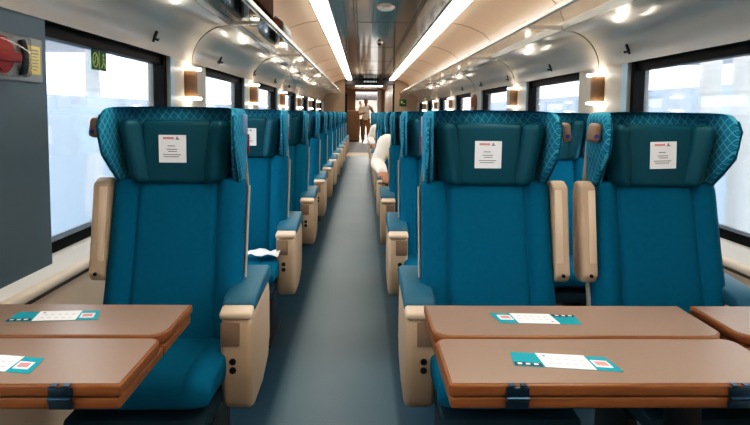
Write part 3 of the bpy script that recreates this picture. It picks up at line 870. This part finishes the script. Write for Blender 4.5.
def hand_objs(w, d, side, curl=.5):
    """palm and five fingers from wrist w along direction d"""
    d = Vector(d).normalized(); upv = Vector((0, 0, 1)) if abs(d.z) < .8 else Vector((0, -1, 0))
    acr = d.cross(upv).normalized()*side; dn = -(acr.cross(d)*side).normalized()
    w = Vector(w)
    out = [limb([w, w+d*.035, w+d*.07, w+d*.088], [(.022, .018), (.034, .016), (.038, .015), (.034, .013)])] if False else []
    for k_, off in enumerate((-.026, -.009, .009, .025)):          # palm: four overlapping metacarpal ridges
        out.append(limb([w, w + d*.045 + acr*off*.8, w + d*.085 + acr*off], [.019, .016, .0125], 3))
    for k_, (off, ln) in enumerate(((-.028, .066), (-.010, .076), (.009, .071), (.027, .056))):
        p = w + d*.078 + acr*off; pts = [p]; dd = d.copy()
        for j in range(3):
            dd = (dd + dn*curl*.55).normalized(); pts.append(pts[-1] + dd*ln/2.6)
        out.append(limb(pts, [.0095, .009, .0085, .0075], 3))
    p = w + d*.03 - acr*.022; q = p + (d*.5-acr*.8).normalized()*.032
    out.append(limb([p, q, q + (d+dn*.5).normalized()*.03, q + (d+dn*.7).normalized()*.05], [.012, .0105, .0095, .008], 3))
    return out

def person(name, label, loc, J, trousers, short_sleeve, rotz=0, head_yaw=0, voxel=.009):
    t = thing(name, label, 'person', loc, rotz)
    hip, chest, neck, head = (Vector(J[k_]) for k_ in ('hip', 'chest', 'neck', 'head'))
    mid = hip.lerp(chest, .5)
    parts = [limb([hip, mid, chest, chest.lerp(neck, .5)], [(.145, .10), (.13, .095), (.138, .105), (.075, .065)]),
             limb([chest, neck, head + Vector((0, .01, -.04))], [.06, .052, .05]), head_obj(head, head_yaw)]
    sleeves = []
    for s in (0, 1):
        sh, el, wr = (Vector(J[k_][s]) for k_ in ('sh', 'el', 'wr'))
        c0 = chest.lerp(neck, .35)
        parts.append(limb([c0, sh, sh.lerp(el, .4), el, el.lerp(wr, .35), wr], [.075, .056, .05, .04, .038, .025]))
        hp, kn, an, toe = (Vector(J[k_][s]) for k_ in ('hp', 'kn', 'an', 'toe'))
        parts.append(limb([hp, hp.lerp(kn, .4), kn, kn.lerp(an, .35), an], [.085, .075, .055, .055, .036]))
        parts.append(limb([an, toe], [.036, .03]))
        if short_sleeve: sleeves.append(limb([c0, sh, sh.lerp(el, .45), sh.lerp(el, .78)], [.074, .068, .068, .068]))
        else: sleeves.append(limb([c0, sh, sh.lerp(el, .45), el, el.lerp(wr, .5), el.lerp(wr, .98)], [.072, .070, .068, .062, .056, .046]))
        parts += hand_objs(wr, J['hd'][s] if 'hd' in J else (wr-el), 1 if s else -1, .5)
    obj('body', fuse(parts, voxel), 'skin', t, angle=180)
    obj('shirt', fuse([limb([hip + Vector((0, 0, -.01)), mid, chest, chest.lerp(neck, .55)], [(.165, .122), (.152, .116), (.155, .120), (.085, .08)])] + sleeves, voxel), 'shirt', t, angle=180)
    legs = [limb([hip + Vector((0, 0, .03)), hip + Vector((0, 0, -.04))], [(.155, .112), (.16, .118)])]
    for s in (0, 1):
        hp, kn, an = (Vector(J[k_][s]) for k_ in ('hp', 'kn', 'an'))
        legs.append(limb([hp, hp.lerp(kn, .4), kn, kn.lerp(an, .4), kn.lerp(an, .92)], [.102, .092, .074, .070, .060]))
    obj('trousers', fuse(legs, voxel), trousers, t, angle=180)
    for s in (0, 1):
        an, toe = Vector(J['an'][s]), Vector(J['toe'][s])
        d = (toe-an); d.z = 0; d.normalize(); zf = toe.z
        obj('shoe', fuse([limb([Vector((an.x, an.y, zf+.005)) - d*.045, Vector((an.x, an.y, zf+.012)) + d*.05, Vector((toe.x, toe.y, zf)) + d*.03, Vector((toe.x, toe.y, zf-.004)) + d*.075], [(.04, .04), (.043, .042), (.044, .034), (.034, .026)])], voxel), 'shoe', t, angle=180)
    b = bmesh.new()
    ring = lambda r, z, dy: [(neck.x + r*math.cos(a), neck.y + dy + r*.9*math.sin(a), neck.z + z) for a in [2*PI*i/20 for i in range(20)]]
    bm_loft(b, [ring(.078, -.055, 0), ring(.066, -.015, 0), ring(.061, -.015, 0), ring(.07, -.055, 0)]); obj('collar', b, 'shirt', t)
    # hair cap
    b = bmesh.new(); bmesh.ops.create_uvsphere(b, u_segments=24, v_segments=16, radius=1)
    for v in b.verts:
        x, y, z = v.co
        v.co = Vector((x*.081, y*.100+.008, z*.118+.012))
        if y < -.2 and z < .55: v.co = Vector((x*.06, -.03, max(z, .2)*.10))
        elif z < -.35: v.co.z = -.035; v.co.x *= .9
    bmesh.ops.rotate(b, cent=(0, 0, 0), matrix=Euler((0, 0, head_yaw)).to_matrix(), verts=b.verts)
    bmesh.ops.translate(b, vec=head, verts=b.verts); obj('hair', b, 'hair', t, angle=180)
    b = bmesh.new()
    for s in (-1, 1):
        tt = bmesh.new(); bmesh.ops.create_uvsphere(tt, u_segments=10, v_segments=8, radius=.011); bmesh.ops.translate(tt, vec=(s*.029, -.082, .004), verts=tt.verts)
        merge(b, tt)
    bmesh.ops.rotate(b, cent=(0, 0, 0), matrix=Euler((0, 0, head_yaw)).to_matrix(), verts=b.verts)
    bmesh.ops.translate(b, vec=head, verts=b.verts); obj('eyes', b, 'black', t)
    return t

sit = dict(hip=(0, -.28, .58), chest=(-.05, -.235, .84), neck=(-.05, -.225, .985), head=(-.0, -.245, 1.085),
           sh=((-.212, -.23, .945), (.125, -.23, .92)), el=((-.295, -.24, .755), (.185, -.30, .70)), wr=((-.255, -.43, .69), (.10, -.47, .64)),
           hp=((-.10, -.29, .565), (.10, -.29, .565)), kn=((-.11, -.64, .54), (.11, -.64, .54)), an=((-.11, -.66, .09), (.11, -.66, .09)), toe=((-.11, -.77, .04), (.11, -.77, .04)))
person('person', 'seated person in cream shirt leaning an arm into the aisle, nearer one', (SEATX[1], ROW0+3*ROWP, 0), sit, 'navy', False)
person('person', 'seated person in cream shirt leaning into the aisle, farther back', (SEATX[1], ROW0+7*ROWP, 0), sit, 'navy', False)
stand = dict(hip=(0, 0, .96), chest=(0, -.01, 1.28), neck=(0, -.01, 1.50), head=(0, -.03, 1.64),
             sh=((-.19, 0, 1.42), (.19, 0, 1.42)), el=((-.25, -.08, 1.15), (.30, -.10, 1.22)), wr=((-.06, -.25, 1.20), (.16, -.20, 1.44)), hd=((.7, -.3, .15), (-.4, -.3, .6)),
             hp=((-.09, 0, .93), (.09, 0, .93)), kn=((-.10, -.03, .50), (.10, -.01, .50)), an=((-.11, .01, .09), (.12, .02, .09)), toe=((-.12, -.11, .04), (.14, -.10, .04)))
person('person', 'standing person in white shirt and khaki trousers beyond the end doorway', (.14, 21.8, -.005), stand, 'khaki', True, voxel=.012)
person('person', 'person in white shirt standing behind the one in khaki trousers', (-.10, 24.4, -.005), stand, 'navy', True, rotz=.5, voxel=.012)

# ------------------------------------------------------------------ outside
struct('ground_outside', box((0, 8, -1.06), (60, 70, .1)), 'concrete', smooth=False)
b = bmesh.new(); bm_box(b, (-5.2, 9, .2), (.2, 40, 2.5)); 
o = obj('platform_wall', b, 'palewall', smooth=False); tag(o, 'pale blue wall running alongside outside the left windows', 'wall'); o['kind'] = 'structure'
b = bmesh.new(); bm_box(b, (6.2, 9, .3), (.2, 40, 2.9))
o = obj('platform_wall', b, 'palewall', smooth=False); tag(o, 'pale blue wall running alongside outside the right windows', 'wall'); o['kind'] = 'structure'
cp = thing('station_canopy', 'grey station canopy outside the left windows', 'canopy', (-9, 13, -1.0))
obj('roof', box((0, 0, 4.0), (9, 6, .25), .04), 'canopy', cp, smooth=False)
for xx in (-2.5, 2.5):
    b = bmesh.new(); bm_cyl(b, (xx, 0, 1.95), .16, 3.9); obj('post', b, 'white', cp)
cp = thing('station_canopy', 'grey station canopy outside the right windows', 'canopy', (8, 13, -1.0))
obj('roof', box((0, 0, 3.9), (6, 7, .22), .04), 'canopy', cp, smooth=False)
for xx in (-1.5, 2):
    b = bmesh.new(); bm_cyl(b, (xx, 0, 1.9), .16, 3.8); obj('post', b, 'white', cp)
for (xx, yy, rr, lab) in ((3.6, 5.45, .10, 'slimmer white column outside the first right window'), (3.75, 5.05, .17, 'thicker white column outside the first right window')):
    t = thing('white_column', lab, 'column', (xx, yy, -1.01))
    b = bmesh.new(); bm_cyl(b, (0, 0, 3), rr, 6, n=28); obj('shaft', b, 'white', t)
    b = bmesh.new(); bm_cyl(b, (0, 0, .15), rr*1.5, .3, n=28, bev=.02); obj('base', b, 'concrete', t)

# ------------------------------------------------------------------ light
w = bpy.data.worlds.new('sky'); bpy.context.scene.world = w; w.use_nodes = True
N = w.node_tree.nodes; L = w.node_tree.links
bg = N['Background']
tc = N.new('ShaderNodeTexCoord'); sx = N.new('ShaderNodeSeparateXYZ'); L.new(tc.outputs['Generated'], sx.inputs[0])
mr = N.new('ShaderNodeMapRange'); mr.inputs['From Min'].default_value = -.1; mr.inputs['From Max'].default_value = .7; L.new(sx.outputs[2], mr.inputs[0])
mx = N.new('ShaderNodeMix'); mx.data_type = 'RGBA'; mx.inputs['A'].default_value = (.86, .93, 1, 1); mx.inputs['B'].default_value = (.80, .90, 1, 1)
L.new(mr.outputs[0], mx.inputs['Factor']); L.new(mx.outputs['Result'], bg.inputs[0])
bg.inputs[1].default_value = 7.0

# ------------------------------------------------------------------ camera
FPX, W_, H_ = 530.0, 750, 425
cam = bpy.data.cameras.new('camera'); co = bpy.data.objects.new('camera', cam); C.objects.link(co)
cam.sensor_width = 36; cam.lens = 36*FPX/W_; cam.clip_start = .02
yaw, pitch, roll = R(1.35), R(4.0), R(.65)
rm = Matrix.Rotation(-yaw, 3, 'Z') @ Matrix.Rotation(PI/2 - pitch, 3, 'X') @ Matrix.Rotation(roll, 3, 'Z')
co.matrix_world = Matrix.Translation((0, 0, 1.2)) @ rm.to_4x4()
v = rm.transposed() @ Vector((0, 1, 0))                 # the aisle direction seen by the camera
px, py = W_/2 + FPX*v.x/-v.z, H_/2 - FPX*v.y/-v.z
VPX, VPY = 362.5, 113.0
cam.shift_x = -(VPX-px)/W_; cam.shift_y = (VPY-py)/W_
cam.dof.use_dof = False
sc = bpy.context.scene; sc.camera = co
sc.view_settings.view_transform = 'Standard'
sc.view_settings.look = 'None'
sc.view_settings.exposure = .05
sc.view_settings.use_curve_mapping = True
cm = sc.view_settings.curve_mapping; cv = cm.curves[3]
for a, b_ in ((.04, .026), (.18, .175), (.5, .555)): cv.points.new(a, b_)
cm.update()
sc.cycles.use_denoising = True
sc.cycles.max_bounces = 8; sc.cycles.transparent_max_bounces = 16
sc.cycles.sample_clamp_indirect = 6
